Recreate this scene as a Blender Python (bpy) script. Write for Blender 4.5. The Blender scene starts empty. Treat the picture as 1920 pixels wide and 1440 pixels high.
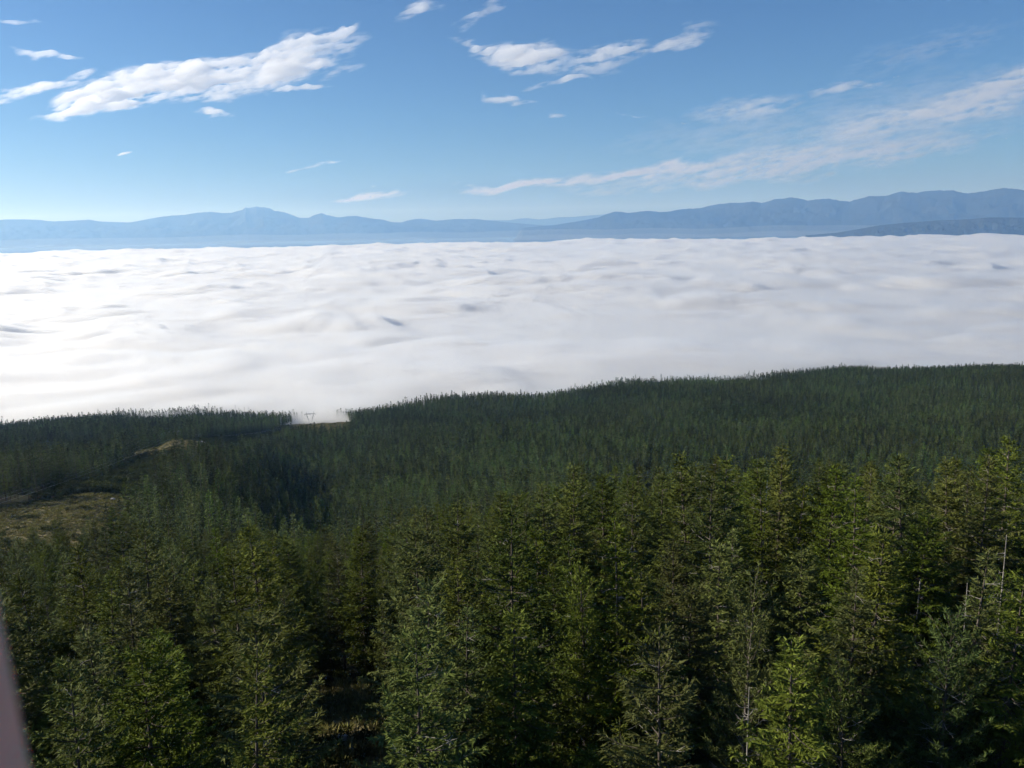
import bpy, math, random
import numpy as np
from mathutils import Matrix, Vector, Euler

R_ = math.radians
sc = bpy.context.scene
COL = sc.collection

# ------------------------------------------------------------------ camera
CAM_Z = 430.0                      # metres above the sea
PITCH, ROLL, FPX = 10.38, 1.0, 1610.0   # FPX: focal length in pixels of a 1920 wide frame
cd = bpy.data.cameras.new('camera')
cam = bpy.data.objects.new('camera', cd)
COL.objects.link(cam)
cd.sensor_fit = 'HORIZONTAL'
cd.sensor_width = 36.0
cd.lens = 36.0 * FPX / 1920.0
cd.clip_start = 0.01
cd.clip_end = 300000.0
cam.location = (0, 0, CAM_Z)
cam.rotation_euler = Euler((R_(90 - PITCH), R_(ROLL), 0), 'XYZ')
cd.dof.use_dof = True
cd.dof.focus_distance = 120.0
cd.dof.aperture_fstop = cd.lens / 1.9
sc.camera = cam
CR = np.array(cam.rotation_euler.to_matrix())

# ------------------------------------------------------------------ sky, sun, exposure
SUN_AZ, SUN_EL = -84.0, 23.0       # azimuth from the view direction (+Y), minus is to the left
w = bpy.data.worlds.new('World')
sc.world = w
w.use_nodes = True
nt = w.node_tree
bg = nt.nodes['Background']
sky = nt.nodes.new('ShaderNodeTexSky')
sky.sky_type = 'NISHITA'
sky.sun_disc = False
sky.sun_elevation = R_(SUN_EL)
sky.sun_rotation = R_(SUN_AZ)
sky.altitude = 400
sky.air_density = 1.0
sky.dust_density = 0.8
sky.ozone_density = 9.0
nt.links.new(sky.outputs[0], bg.inputs[0])
bg.inputs[1].default_value = 0.066

sd = bpy.data.lights.new('sun', 'SUN')
sd.energy = 5.0
sd.angle = R_(0.53)
sd.color = (1.0, 0.95, 0.86)
sun = bpy.data.objects.new('sun', sd)
COL.objects.link(sun)
sdir = Vector((math.sin(R_(SUN_AZ)) * math.cos(R_(SUN_EL)), math.cos(R_(SUN_AZ)) * math.cos(R_(SUN_EL)), math.sin(R_(SUN_EL))))
sun.rotation_euler = sdir.to_track_quat('Z', 'Y').to_euler()
sun.location = (-200, 60, 700)

sc.view_settings.view_transform = 'Standard'
sc.view_settings.look = 'None'
sc.view_settings.gamma = 1.0
sc.view_settings.use_curve_mapping = False
sc.view_settings.exposure = 0.62

sc.render.engine = 'CYCLES'
cy = sc.cycles
cy.max_bounces = 14
cy.diffuse_bounces = 1
cy.glossy_bounces = 1
cy.transmission_bounces = 2
cy.volume_bounces = 14
cy.transparent_max_bounces = 16
cy.use_denoising = True
cy.use_adaptive_sampling = True
cy.adaptive_threshold = 0.015
cy.caustics_reflective = False
cy.caustics_refractive = False
cy.sample_clamp_indirect = 6.0

# ------------------------------------------------------------------ helpers
def proj(P):
    """world points -> pixels of the 1920x1440 frame, depth"""
    q = (np.asarray(P, float) - np.array([0, 0, CAM_Z])) @ CR
    d = -q[..., 2]
    dd = np.where(np.abs(d) < 1e-6, 1e-6, d)
    return 960 + FPX * q[..., 0] / dd, 720 - FPX * q[..., 1] / dd, d

def ray(px, py):
    """pixel -> unit direction"""
    px = np.asarray(px, float); py = np.asarray(py, float)
    v = np.stack([(px - 960) / FPX, -(py - 720) / FPX, -np.ones_like(px)], -1)
    v = v @ CR.T
    return v / np.linalg.norm(v, axis=-1, keepdims=True)

def azel(px, py):
    v = ray(px, py)
    return np.degrees(np.arctan2(v[..., 0], v[..., 1])), np.degrees(np.arcsin(v[..., 2]))

def _hash(ix, iy, seed):
    h = (ix.astype(np.int64) * 374761393 + iy.astype(np.int64) * 668265263 + seed * 1274126177) & 0xFFFFFFFF
    h = ((h ^ (h >> 13)) * 1274126177) & 0xFFFFFFFF
    h = (h ^ (h >> 16)) & 0xFFFFFFFF
    return h

def gnoise(x, y, seed=0):
    """2-D gradient noise, about -1..1"""
    x = np.asarray(x, float); y = np.asarray(y, float)
    ix = np.floor(x); iy = np.floor(y)
    fx = x - ix; fy = y - iy
    u = fx * fx * fx * (fx * (fx * 6 - 15) + 10); v = fy * fy * fy * (fy * (fy * 6 - 15) + 10)
    def g(ox, oy):
        a = _hash(ix + ox, iy + oy, seed) * (2 * math.pi / 4294967296.0)
        return np.cos(a) * (fx - ox) + np.sin(a) * (fy - oy)
    a, b, c, d = g(0, 0), g(1, 0), g(0, 1), g(1, 1)
    return 1.45 * ((a * (1 - u) + b * u) * (1 - v) + (c * (1 - u) + d * u) * v)

def fbm(x, y, oct=4, seed=0, gain=0.5):
    s = 0; a = 1.0
    for k in range(oct):
        s = s + a * gnoise(x * 2 ** k + 17.3 * k, y * 2 ** k - 9.1 * k, seed + k)
        a *= gain
    return s

def smooth(a, b, x):
    t = np.clip((x - a) / (b - a), 0, 1)
    return t * t * (3 - 2 * t)

def mesh_np(name, V, F, mat=None, smooth_=False, attrs=None):
    """V (n,3); F (m,3|4) equal sided faces"""
    me = bpy.data.meshes.new(name)
    V = np.asarray(V, np.float32); F = np.asarray(F, np.int32)
    k = F.shape[1]
    me.vertices.add(len(V)); me.vertices.foreach_set('co', V.ravel())
    me.loops.add(F.size); me.loops.foreach_set('vertex_index', F.ravel())
    me.polygons.add(len(F))
    me.polygons.foreach_set('loop_start', np.arange(0, F.size, k, dtype=np.int32))
    me.polygons.foreach_set('loop_total', np.full(len(F), k, np.int32))
    if smooth_:
        me.polygons.foreach_set('use_smooth', np.ones(len(F), bool))
    for an, av in (attrs or {}).items():
        at = me.attributes.new(an, 'FLOAT', 'POINT')
        at.data.foreach_set('value', np.asarray(av, np.float32))
    me.update(calc_edges=True)
    if mat: me.materials.append(mat)
    return me

def link(name, me, parent=None, **props):
    o = bpy.data.objects.new(name, me)
    COL.objects.link(o)
    if parent is not None: o.parent = parent
    for k, v in props.items(): o[k] = v
    return o

def grid_faces(nr, nc, wrap=False):
    r = np.arange(nr - 1)[:, None]; c = np.arange(nc if wrap else nc - 1)[None, :]
    c2 = (c + 1) % nc
    a = r * nc + c; b = r * nc + c2; d = (r + 1) * nc + c; e = (r + 1) * nc + c2
    return np.stack([a, b, e, d], -1).reshape(-1, 4)

class N:
    """tiny node helper"""
    def __init__(s, name):
        s.m = bpy.data.materials.new(name); s.m.use_nodes = True
        s.t = s.m.node_tree; s.t.nodes.clear()
        s.out = s.t.nodes.new('ShaderNodeOutputMaterial')
    def n(s, typ, ins=None, **kw):
        nd = s.t.nodes.new(typ)
        for k, v in kw.items(): setattr(nd, k, v)
        for k, v in (ins or {}).items():
            if isinstance(v, bpy.types.NodeSocket): s.t.links.new(v, nd.inputs[k])
            else: nd.inputs[k].default_value = v
        return nd
    def l(s, a, b): s.t.links.new(a, b)
    def math(s, op, a, b=0.0, clamp=False):
        return s.n('ShaderNodeMath', {0: a, 1: b}, operation=op, use_clamp=clamp).outputs[0]
    def mix(s, f, a, b):
        nd = s.n('ShaderNodeMix', data_type='RGBA')
        for k, v in ((0, f), (6, a), (7, b)):
            if isinstance(v, bpy.types.NodeSocket): s.t.links.new(v, nd.inputs[k])
            else: nd.inputs[k].default_value = v if k == 0 else (*v, 1)
        return nd.outputs[2]
    def noise(s, vec, scale, detail=4, rough=0.5, **k):
        return s.n('ShaderNodeTexNoise', {'Vector': vec, 'Scale': scale, 'Detail': detail, 'Roughness': rough, **k}).outputs[0]

# ------------------------------------------------------------------ terrain shape
# depth of the ground below the camera, by azimuth (deg) and distance (m)
T_AZ = [-180, -60, -34, -28, -22, -13, 0, 12, 22, 32, 60, 180]
T_R = [0, 40, 80, 120, 160, 220, 300, 380, 500, 650, 900, 1200, 1450, 1700, 2100, 2700, 3600]
T_D = [
 [34, 34, 34, 35, 36, 38, 40, 42, 50, 60, 90, 140, 190, 240, 320, 420, 445],
 [33, 34, 36, 40, 46, 58, 72, 86, 108, 130, 170, 215, 250, 285, 350, 420, 445],
 [33, 35, 44, 56, 67, 80, 91, 100, 122, 152, 200, 246, 284, 322, 370, 425, 445],
 [33, 35, 44, 56, 67, 79, 90, 101, 126, 156, 202, 248, 286, 324, 370, 425, 445],
 [33, 34, 44, 56, 68, 82, 96, 106, 122, 152, 208, 256, 290, 322, 370, 425, 445],
 [33, 34, 43, 57, 72, 93, 118, 136, 162, 190, 230, 268, 300, 330, 375, 425, 445],
 [33, 34, 40, 53, 67, 90, 117, 137, 162, 190, 228, 262, 290, 320, 370, 425, 445],
 [33, 34, 37, 47, 66, 97, 128, 148, 168, 190, 221, 250, 274, 306, 360, 425, 445],
 [33, 34, 37, 45, 66, 98, 128, 146, 166, 187, 214, 240, 257, 284, 345, 420, 445],
 [33, 34, 37, 45, 66, 97, 126, 143, 163, 181, 202, 223, 238, 268, 335, 420, 445],
 [33, 34, 36, 42, 55, 80, 105, 125, 146, 170, 205, 235, 255, 285, 345, 420, 445],
 [34, 34, 34, 35, 36, 38, 40, 42, 50, 60, 90, 140, 190, 240, 320, 420, 445]]
_TD = np.array(T_D, float); _TA = np.array(T_AZ, float); _TR = np.array(T_R, float)
def _herm(xs, x):
    i = np.clip(np.searchsorted(xs, x, side='right') - 1, 0, len(xs) - 2)
    return i, np.clip((x - xs[i]) / (xs[i + 1] - xs[i]), 0, 1)
# slopes along r per row
_SL = np.gradient(_TD, _TR, axis=1)

def cpoint(az, r):
    return np.array([math.sin(R_(az)) * r, math.cos(R_(az)) * r])
CORR = [cpoint(-50, 250), cpoint(-36, 300), cpoint(-28, 345), cpoint(-23.0, 520), cpoint(-19.5, 740), cpoint(-16, 1000), cpoint(-13.4, 1210), cpoint(-11.5, 1600)]
def dist_corr(x, y):
    best = np.full(np.shape(x), 1e9)
    for a, b in zip(CORR[:-1], CORR[1:]):
        ab = b - a; L = ab @ ab
        t = np.clip(((x - a[0]) * ab[0] + (y - a[1]) * ab[1]) / L, 0, 1)
        best = np.minimum(best, np.hypot(x - a[0] - t * ab[0], y - a[1] - t * ab[1]))
    return best

KNOLL = cpoint(-22.0, 575)
PYL = cpoint(-13.4, 1205)
def ground_z(x, y):
    x = np.asarray(x, float); y = np.asarray(y, float)
    r = np.hypot(x, y); az = np.degrees(np.arctan2(x, y))
    i, u = _herm(_TA, az); u = u * u * (3 - 2 * u)
    j, v = _herm(_TR, r)
    h = _TR[j + 1] - _TR[j]
    h00 = 2 * v**3 - 3 * v**2 + 1; h10 = v**3 - 2 * v**2 + v; h01 = -2 * v**3 + 3 * v**2; h11 = v**3 - v**2
    def row(k): return h00 * _TD[k, j] + h10 * h * _SL[k, j] + h01 * _TD[k, j + 1] + h11 * h * _SL[k, j + 1]
    d = row(i) * (1 - u) + row(i + 1) * u
    amp = smooth(60, 400, r)
    d = d - 8.0 * smooth(450, 900, r) - amp * (6 * fbm(x / 330, y / 330, 3, 5) + 1.5 * gnoise(x / 70, y / 70, 9)) - 0.8 * gnoise(x / 18, y / 18, 11) * smooth(5, 40, r)
    kd = np.hypot((x - KNOLL[0]) / 34, (y - KNOLL[1]) / 26)
    d = d - 9.0 * np.exp(-kd ** 2) * (1 + 0.5 * gnoise(x / 14, y / 14, 3))
    return np.maximum(CAM_Z - d, -14.0)

# ------------------------------------------------------------------ ground
def ground_material():
    s = N('forest_floor')
    tc = s.n('ShaderNodeTexCoord').outputs['Object']
    n1 = s.noise(tc, 0.09, 5, 0.6); n2 = s.noise(tc, 1.3, 4, 0.65); n3 = s.noise(tc, 0.35, 3, 0.6)
    soil = s.mix(n2, (0.018, 0.014, 0.009), (0.060, 0.046, 0.026))
    moss = s.mix(n2, (0.020, 0.026, 0.010), (0.055, 0.060, 0.022))
    f1 = s.n('ShaderNodeMapRange', {0: n1, 1: 0.42, 2: 0.62}).outputs[0]
    base = s.mix(f1, soil, moss)
    straw = s.mix(n2, (0.11, 0.088, 0.04), (0.28, 0.235, 0.115))
    cl = s.n('ShaderNodeAttribute', attribute_name='clear').outputs['Fac']
    f2 = s.n('ShaderNodeMapRange', {0: n3, 1: 0.40, 2: 0.60}).outputs[0]
    green = s.mix(n2, (0.030, 0.034, 0.013), (0.075, 0.070, 0.028))
    field = s.mix(f2, green, straw)
    col = s.mix(cl, base, field)
    b = s.n('ShaderNodeBsdfPrincipled', {'Base Color': col, 'Roughness': 0.95, 'Specular IOR Level': 0.1})
    bp = s.n('ShaderNodeBump', {'Height': n2, 'Strength': 0.8, 'Distance': 0.4})
    s.l(bp.outputs[0], b.inputs['Normal']); s.l(b.outputs[0], s.out.inputs[0])
    return s.m

def field_parts(x, y):
    r = np.hypot(x, y); az = np.degrees(np.arctan2(x, y))
    wob = 10 * gnoise(x / 40, y / 40, 21) + 5 * gnoise(x / 13, y / 13, 22)
    fld = ((az < -24.6 + 0.012 * (r - 300) + 0.12 * wob) & (az > -52) & (r > 222 + wob) & (r < 360 + 0.8 * wob))
    corr = dist_corr(x, y) < 21 + 0.6 * wob
    kn = np.hypot((x - KNOLL[0]) / 40, (y - KNOLL[1]) / 24) < 1 + 0.02 * wob
    pyl = np.hypot((x - PYL[0] - 8 - (y - PYL[1]) * -0.24) , (y - PYL[1] + 95) * 0.26) < 40 + wob
    return fld, corr, kn, pyl
def field_mask(x, y):
    a, b, c, d = field_parts(x, y)
    return a | b | c | d

GLADE = cpoint(-12.4, 55)     # little opening in the near trees
def glade_mask(x, y):
    return np.hypot((x - GLADE[0] + 0.22 * (y - GLADE[1])) / 4.6, (y - GLADE[1]) / 21.0) < 1

rr = np.concatenate([np.linspace(0.5, 60, 50), np.geomspace(61.5, 4200, 260)])
az_in = np.linspace(-50, 50, 300); az_out = np.linspace(50, 310, 90)[1:-1]
aa = np.radians(np.concatenate([az_in, az_out]))
Rg, Ag = np.meshgrid(rr, aa, indexing='ij')
X = Rg * np.sin(Ag); Y = Rg * np.cos(Ag)
Z = ground_z(X, Y)
fl, co_, kn_, py_ = field_parts(X, Y)
clear = (fl | glade_mask(X, Y) | kn_ | py_).astype(float)
clear = np.where(kn_ | py_, 0.45 + 0.55 * smooth(-0.2, 0.25, fbm(X / 22, Y / 14, 2, 44)), clear)
clear = np.maximum(clear, smooth(0.30, 0.55, fbm(X / 16, Y / 16, 2, 40)) * 0.7 * (Rg < 130))
gm = mesh_np('ground', np.stack([X, Y, Z], -1).reshape(-1, 3), grid_faces(len(rr), len(aa), True), ground_material(), True, {'clear': clear.ravel()})
link('ground', gm, kind='structure')

# ------------------------------------------------------------------ sea
def disc(name, r0, r1, z, mat, n=128, rings=40):
    rs = np.geomspace(r0, r1, rings); a = np.linspace(0, 2 * math.pi, n, endpoint=False)
    Rr, Aa = np.meshgrid(rs, a, indexing='ij')
    V = np.stack([Rr * np.sin(Aa), Rr * np.cos(Aa), np.full_like(Rr, z)], -1).reshape(-1, 3)
    return link(name, mesh_np(name, V, grid_faces(rings, n, True), mat, True), kind='structure')
s = N('sea_water')
tc = s.n('ShaderNodeTexCoord').outputs['Object']
b = s.n('ShaderNodeBsdfPrincipled', {'Base Color': (0.03, 0.055, 0.075, 1), 'Roughness': 0.35, 'IOR': 1.33})
bp = s.n('ShaderNodeBump', {'Height': s.noise(tc, 0.05, 4), 'Strength': 0.3, 'Distance': 2.0})
s.l(bp.outputs[0], b.inputs['Normal']); s.l(b.outputs[0], s.out.inputs[0])
disc('sea', 2200, 69000, 0.0, s.m)

# ------------------------------------------------------------------ mountains
def mountain_material(name, ca, cb, cs):
    s = N(name)
    tc = s.n('ShaderNodeTexCoord').outputs['Object']
    n1 = s.noise(tc, 0.0012, 6, 0.6)
    geo = s.n('ShaderNodeNewGeometry')
    z = s.n('ShaderNodeSeparateXYZ', {0: geo.outputs['Position']}).outputs[2]
    f = s.n('ShaderNodeMapRange', {0: n1, 1: 0.35, 2: 0.65}).outputs[0]
    col = s.mix(f, ca, cb)
    hi = s.math('ADD', s.math('MULTIPLY', z, 1 / 1500.0), s.math('MULTIPLY', n1, 0.6))
    col = s.mix(s.n('ShaderNodeMapRange', {0: hi, 1: 1.15, 2: 1.35}).outputs[0], col, cs)
    b = s.n('ShaderNodeBsdfPrincipled', {'Base Color': col, 'Roughness': 0.95, 'Specular IOR Level': 0.1})
    s.l(b.outputs[0], s.out.inputs[0])
    return s.m

def mountains(name, pts, dist, depth, mat, seed, rough):
    p = np.array(pts, float)
    az, el = azel(p[:, 0], p[:, 1])
    n = 700
    A = np.linspace(az[0], az[-1], n)
    crest = np.tan(np.radians(np.interp(A, az, el)))
    nr = 60
    t = np.linspace(-1, 1, nr)
    rad = dist + depth * t
    Rm, Am = np.meshgrid(rad, A, indexing='ij')
    H0 = np.maximum(dist * crest + CAM_Z, 1)[None, :]
    x = Rm * np.sin(np.radians(Am)); y = Rm * np.cos(np.radians(Am))
    prof = np.clip(1 - np.abs(t), 0, 1)[:, None] ** 1.05
    k = depth / 3.0
    rid = 1 - np.abs(fbm(x / k, y / k, 5, seed, 0.55))
    fall = np.clip(np.abs(t)[:, None] * 3.0, 0, 1)
    z = H0 * prof * (1 - fall * 0.30 * (1 - rid))
    z = z + H0 * rough * fbm(x / (0.12 * k), y / (0.12 * k), 3, seed + 7) * prof
    endf = np.minimum(smooth(0, 0.02, (A - A[0]) / (A[-1] - A[0])), smooth(0, 0.02, (A[-1] - A) / (A[-1] - A[0])))[None, :]
    z = z * endf - 6
    me = mesh_np(name, np.stack([x, y, z], -1).reshape(-1, 3), grid_faces(nr, n), mat, True)
    return link(name, me, kind='structure')

mm = mountain_material('mountain_forest', (0.016, 0.022, 0.016), (0.026, 0.030, 0.023), (0.06, 0.06, 0.06))
mountains('mountains', [(-260, 425), (-160, 418), (-80, 414), (0, 411), (40, 410), (70, 411), (100, 414), (140, 412.5), (165, 410.5), (190, 414.5), (245, 416), (270, 411), (300, 405.5), (325, 403), (350, 401), (375, 397), (393, 395.5), (415, 398), (432, 397.5), (445, 394), (455, 391), (460, 387), (466, 388.5), (473, 387), (480, 385.5), (487, 387.5), (495, 387), (505, 389), (515, 394), (530, 396), (545, 401), (562, 407.5), (578, 407.5), (590, 402), (603, 398.5), (614, 402.5), (634, 406.5), (650, 404.5), (668, 403.5), (680, 406), (700, 408.5), (720, 411), (735, 415.5), (750, 416), (772, 410.5), (790, 409), (803, 411), (816, 413), (840, 411), (852, 409.5), (870, 410), (890, 409.5), (920, 413), (960, 417), (1010, 421), (1090, 426), (1180, 432)],
          41000, 5200, mm, 3, 0.012)
mountains('mountains', [(700, 424), (800, 415), (860, 412), (900, 411.5), (925, 412), (955, 412), (975, 409), (990, 408), (1010, 411), (1030, 409), (1050, 406.5), (1075, 406), (1100, 403.5), (1125, 402), (1145, 399), (1180, 402), (1260, 406), (1400, 412)],
          56000, 5200, mm, 11, 0.01)
mountains('mountains', [(960, 428), (1040, 421), (1090, 413), (1120, 407), (1138, 400), (1150, 396), (1163, 395.5), (1177, 398), (1200, 395.5), (1217, 394), (1235, 396.5), (1252, 396), (1270, 392), (1290, 390), (1312, 389), (1330, 384.5), (1350, 381), (1370, 378.5), (1395, 378), (1411, 376.5), (1428, 379.5), (1440, 376), (1452, 372), (1468, 370.5), (1485, 367.5), (1500, 370), (1515, 374), (1540, 371.5), (1556, 371), (1575, 375), (1592, 376.5), (1610, 371), (1630, 366), (1660, 365), (1675, 361), (1690, 357), (1703, 358.5), (1717, 360), (1735, 356.5), (1765, 355.5), (1788, 355), (1800, 358), (1815, 360.5), (1835, 358.5), (1850, 356), (1865, 353), (1882, 350.5), (1900, 352.5), (1925, 355), (1990, 352), (2060, 362), (2150, 372), (2250, 395)],
          29500, 4200, mm, 19, 0.012)
mountains('mountains', [(1500, 441), (1545, 437.5), (1570, 435), (1600, 430), (1625, 425.5), (1650, 421), (1675, 418.5), (1700, 416), (1730, 414), (1760, 411.5), (1790, 410.5), (1820, 409), (1850, 406.5), (1880, 405.5), (1905, 406), (1935, 407), (2000, 409), (2100, 418), (2200, 432)],
          18300, 1100, mm, 29, 0.01)

# ------------------------------------------------------------------ sea of fog (a closed body of droplets)
FOG_Z = 169.0
def puff(n): return np.sqrt(n * n + 0.02)
def fog_top(x, y):
    r = np.hypot(x, y)
    wx = x + 90 * gnoise(x / 420, y / 420, 61); wy = y + 90 * gnoise(x / 420 + 7, y / 420, 62)
    big = fbm(wx / 2600, wy / 1700, 2, 63)
    mid = 1.3 * puff(gnoise(wx / 620, wy / 560, 64)) - 0.3 + 0.4 * gnoise(wx / 900, wy / 800, 67)
    mid2 = (1.5 * puff(gnoise(wx / 270, wy / 260, 65)) - 0.35) * (0.75 + 0.5 * gnoise(x / 900, y / 900, 68))
    sml = 1.5 * puff(gnoise(wx / 145, wy / 145, 66)) - 0.3
    k = 0.35 + 0.65 * smooth(1300, 2600, r)
    z = FOG_Z + k * (28 * big + 38 * mid + 25 * mid2 + 13 * sml - 10) + (1 - smooth(1500, 2300, r)) * 6 * gnoise(x / 190, y / 190, 69)
    q = z - FOG_Z
    return FOG_Z + np.where(q < 0, 19 * np.tanh(q / 19), q)
fr = np.geomspace(950, 16600, 560)
fa = np.radians(np.linspace(-58, 58, 760))
Rf, Af = np.meshgrid(fr, fa, indexing='ij')
X = Rf * np.sin(Af); Y = Rf * np.cos(Af)
Zt = fog_top(X, Y)
edge = smooth(16600, 14800, Rf)
Zt = 4 + (Zt - 4) * np.maximum(edge, 0.0) ** 0.35
nr, nc = Rf.shape
top = np.stack([X, Y, Zt], -1).reshape(-1, 3)
# bottom: coarse ring of the outline at z = 1
ob = np.concatenate([np.arange(nc), np.arange(1, nr) * nc + nc - 1, (nr - 1) * nc + np.arange(nc - 2, -1, -1), np.arange(nr - 2, 0, -1) * nc])
low = top[ob].copy(); low[:, 2] = 1.0
nb = len(ob); base = len(top)
F = grid_faces(nr, nc)
k = np.arange(nb)
skirt = np.stack([ob, ob[(k + 1) % nb], base + (k + 1) % nb, base + k], -1)[:, ::-1]
cen = base + nb
Vf = np.concatenate([top, low, [[0, 7000, 1.0]]])
cap = np.stack([np.full(nb, cen), base + k, base + (k + 1) % nb], -1)
me = bpy.data.meshes.new('fog')
faces = F.tolist() + skirt.tolist() + cap[:, [0, 2, 1]].tolist()
me.from_pydata(Vf.tolist(), [], faces)
me.polygons.foreach_set('use_smooth', np.ones(len(me.polygons), bool))
me.update()
s = N('fog_droplets')
v = s.n('ShaderNodeVolumePrincipled', {'Color': (0.955, 0.957, 0.957, 1), 'Density': 0.05, 'Anisotropy': 0.66})
s.l(v.outputs[0], s.out.inputs['Volume'])
me.materials.append(s.m)
link('fog', me, kind='stuff')

# thin ragged mist drifting over the shore of the fog
wr = np.geomspace(1000, 2300, 130); wa = np.radians(np.linspace(-50, 50, 520))
Rw, Aw = np.meshgrid(wr, wa, indexing='ij'); X = Rw * np.sin(Aw); Y = Rw * np.cos(Aw)
wn = fbm(X / 190 + 0.4 * gnoise(X / 90, Y / 90, 92), Y / 190, 4, 91)
Zw = FOG_Z + 4 + 24 * np.clip(wn + 0.05, -0.3, 1.0)
Zw = 70 + (Zw - 70) * np.minimum(smooth(2300, 1900, Rw), 1)
nr, nc = Rw.shape; nv = nr * nc
V = np.concatenate([np.stack([X, Y, Zw], -1).reshape(-1, 3), np.stack([X, Y, np.full_like(X, 60.0)], -1).reshape(-1, 3)])
ob = np.concatenate([np.arange(nc), np.arange(1, nr) * nc + nc - 1, (nr - 1) * nc + np.arange(nc - 2, -1, -1), np.arange(nr - 2, 0, -1) * nc])
o2 = np.roll(ob, -1)
F = np.concatenate([grid_faces(nr, nc), grid_faces(nr, nc)[:, ::-1] + nv, np.stack([ob + nv, o2 + nv, o2, ob], -1)])
s = N('mist_droplets')
v = s.n('ShaderNodeVolumePrincipled', {'Color': (0.97, 0.97, 0.97, 1), 'Density': 0.010, 'Anisotropy': 0.6})
s.l(v.outputs[0], s.out.inputs['Volume'])
link('mist', mesh_np('mist', V, F, s.m, True), kind='stuff')

# low bank of thin mist along the far shore
def ring_body(name, r0, r1, a0, a1, z0, z1, n, mat):
    a = np.radians(np.linspace(a0, a1, n))
    V = []
    for r, z in ((r0, z0), (r1, z0), (r1, z1), (r0, z1)):
        V.append(np.stack([r * np.sin(a), r * np.cos(a), np.full(n, z) + (0 if z == z0 else 1) * 60 * gnoise(np.degrees(a) / 5, a * 0, 71)], -1))
    V = np.concatenate(V); F = []
    k = np.arange(n - 1)
    for q, (p, s_) in enumerate(((0, 1), (1, 2), (2, 3), (3, 0))):
        F.append(np.stack([p * n + k, s_ * n + k, s_ * n + k + 1, p * n + k + 1], -1))
    F.append(np.array([[0, 3 * n, 2 * n, n], [n - 1, 2 * n - 1, 3 * n - 1, 4 * n - 1]]))
    me = mesh_np(name, V, np.concatenate(F), mat)
    import bmesh
    bm = bmesh.new(); bm.from_mesh(me); bmesh.ops.recalc_face_normals(bm, faces=bm.faces); bm.to_mesh(me); bm.free()
    return me
s = N('thin_mist')
v = s.n('ShaderNodeVolumePrincipled', {'Color': (0.8, 0.9, 1.0, 1), 'Absorption Color': (1, 1, 1, 1), 'Density': 2.8e-5, 'Anisotropy': 0.3})
s.l(v.outputs[0], s.out.inputs['Volume'])
link('mist', ring_body('mist', 20500, 24800, -50, 52, 60, 330, 160, s.m), kind='stuff')
link('mist', ring_body('mist', 20700, 24600, -49.9, 51.9, 70, 190, 160, s.m), kind='stuff')

# ------------------------------------------------------------------ haze
HZ = 80000.0
def box_mesh(name, x0, x1, y0, y1, z0, z1, mat):
    V = [(x0, y0, z0), (x1, y0, z0), (x1, y1, z0), (x0, y1, z0), (x0, y0, z1), (x1, y0, z1), (x1, y1, z1), (x0, y1, z1)]
    F = [(3, 2, 1, 0), (4, 5, 6, 7), (0, 1, 5, 4), (1, 2, 6, 5), (2, 3, 7, 6), (3, 0, 4, 7)]
    return mesh_np(name, V, F, mat)
s = N('haze_air')
v = s.n('ShaderNodeVolumePrincipled', {'Color': (0.27, 0.53, 1.0, 1), 'Absorption Color': (1, 1, 1, 1), 'Density': 3.9e-5, 'Anisotropy': 0.35})
s.l(v.outputs[0], s.out.inputs['Volume'])
link('haze', box_mesh('haze', -HZ, HZ, -HZ, HZ, -20.0, 2100.0, s.m), kind='stuff')

# ------------------------------------------------------------------ plant materials
def needle_material(name, dark, light, var=0.35, trans=0.15, stands=False):
    s = N(name)
    ti = s.n('ShaderNodeAttribute', attribute_name='tint').outputs['Fac']
    rnd = s.n('ShaderNodeObjectInfo').outputs['Random']
    col = s.mix(ti, dark, light)
    hue = s.n('ShaderNodeMapRange', {0: rnd, 1: 0.0, 2: 1.0, 3: 0.482, 4: 0.52}).outputs[0]
    r2 = s.math('FRACT', s.math('MULTIPLY', rnd, 7.31))
    val = s.n('ShaderNodeMapRange', {0: r2, 1: 0.0, 2: 1.0, 3: 1 - var, 4: 1 + var}).outputs[0]
    r3 = s.math('FRACT', s.math('MULTIPLY', rnd, 3.17))
    sat = s.n('ShaderNodeMapRange', {0: r3, 1: 0.0, 2: 1.0, 3: 0.92, 4: 1.22}).outputs[0]
    hs = s.n('ShaderNodeHueSaturation', {'Hue': hue, 'Saturation': sat, 'Value': val, 'Color': col}).outputs[0]
    if stands:      # stands of other species and age
        loc = s.n('ShaderNodeObjectInfo').outputs['Location']
        n1 = s.noise(loc, 0.0055, 3, 0.6)
        k1 = s.n('ShaderNodeMapRange', {0: n1, 1: 0.35, 2: 0.65, 3: 0.65, 4: 1.25}).outputs[0]
        k2 = s.n('ShaderNodeMapRange', {0: s.noise(loc, 0.011, 2, 0.5), 1: 0.35, 2: 0.65, 3: 0.488, 4: 0.512}).outputs[0]
        hs = s.n('ShaderNodeHueSaturation', {'Hue': k2, 'Saturation': 1.0, 'Value': k1, 'Color': hs}).outputs[0]
    d = s.n('ShaderNodeBsdfPrincipled', {'Base Color': hs, 'Roughness': 0.6, 'Specular IOR Level': 0.05})
    t = s.n('ShaderNodeBsdfTranslucent', {'Color': hs})
    m = s.n('ShaderNodeMixShader', {0: trans, 1: d.outputs[0], 2: t.outputs[0]})
    s.l(m.outputs[0], s.out.inputs[0])
    return s.m

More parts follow.
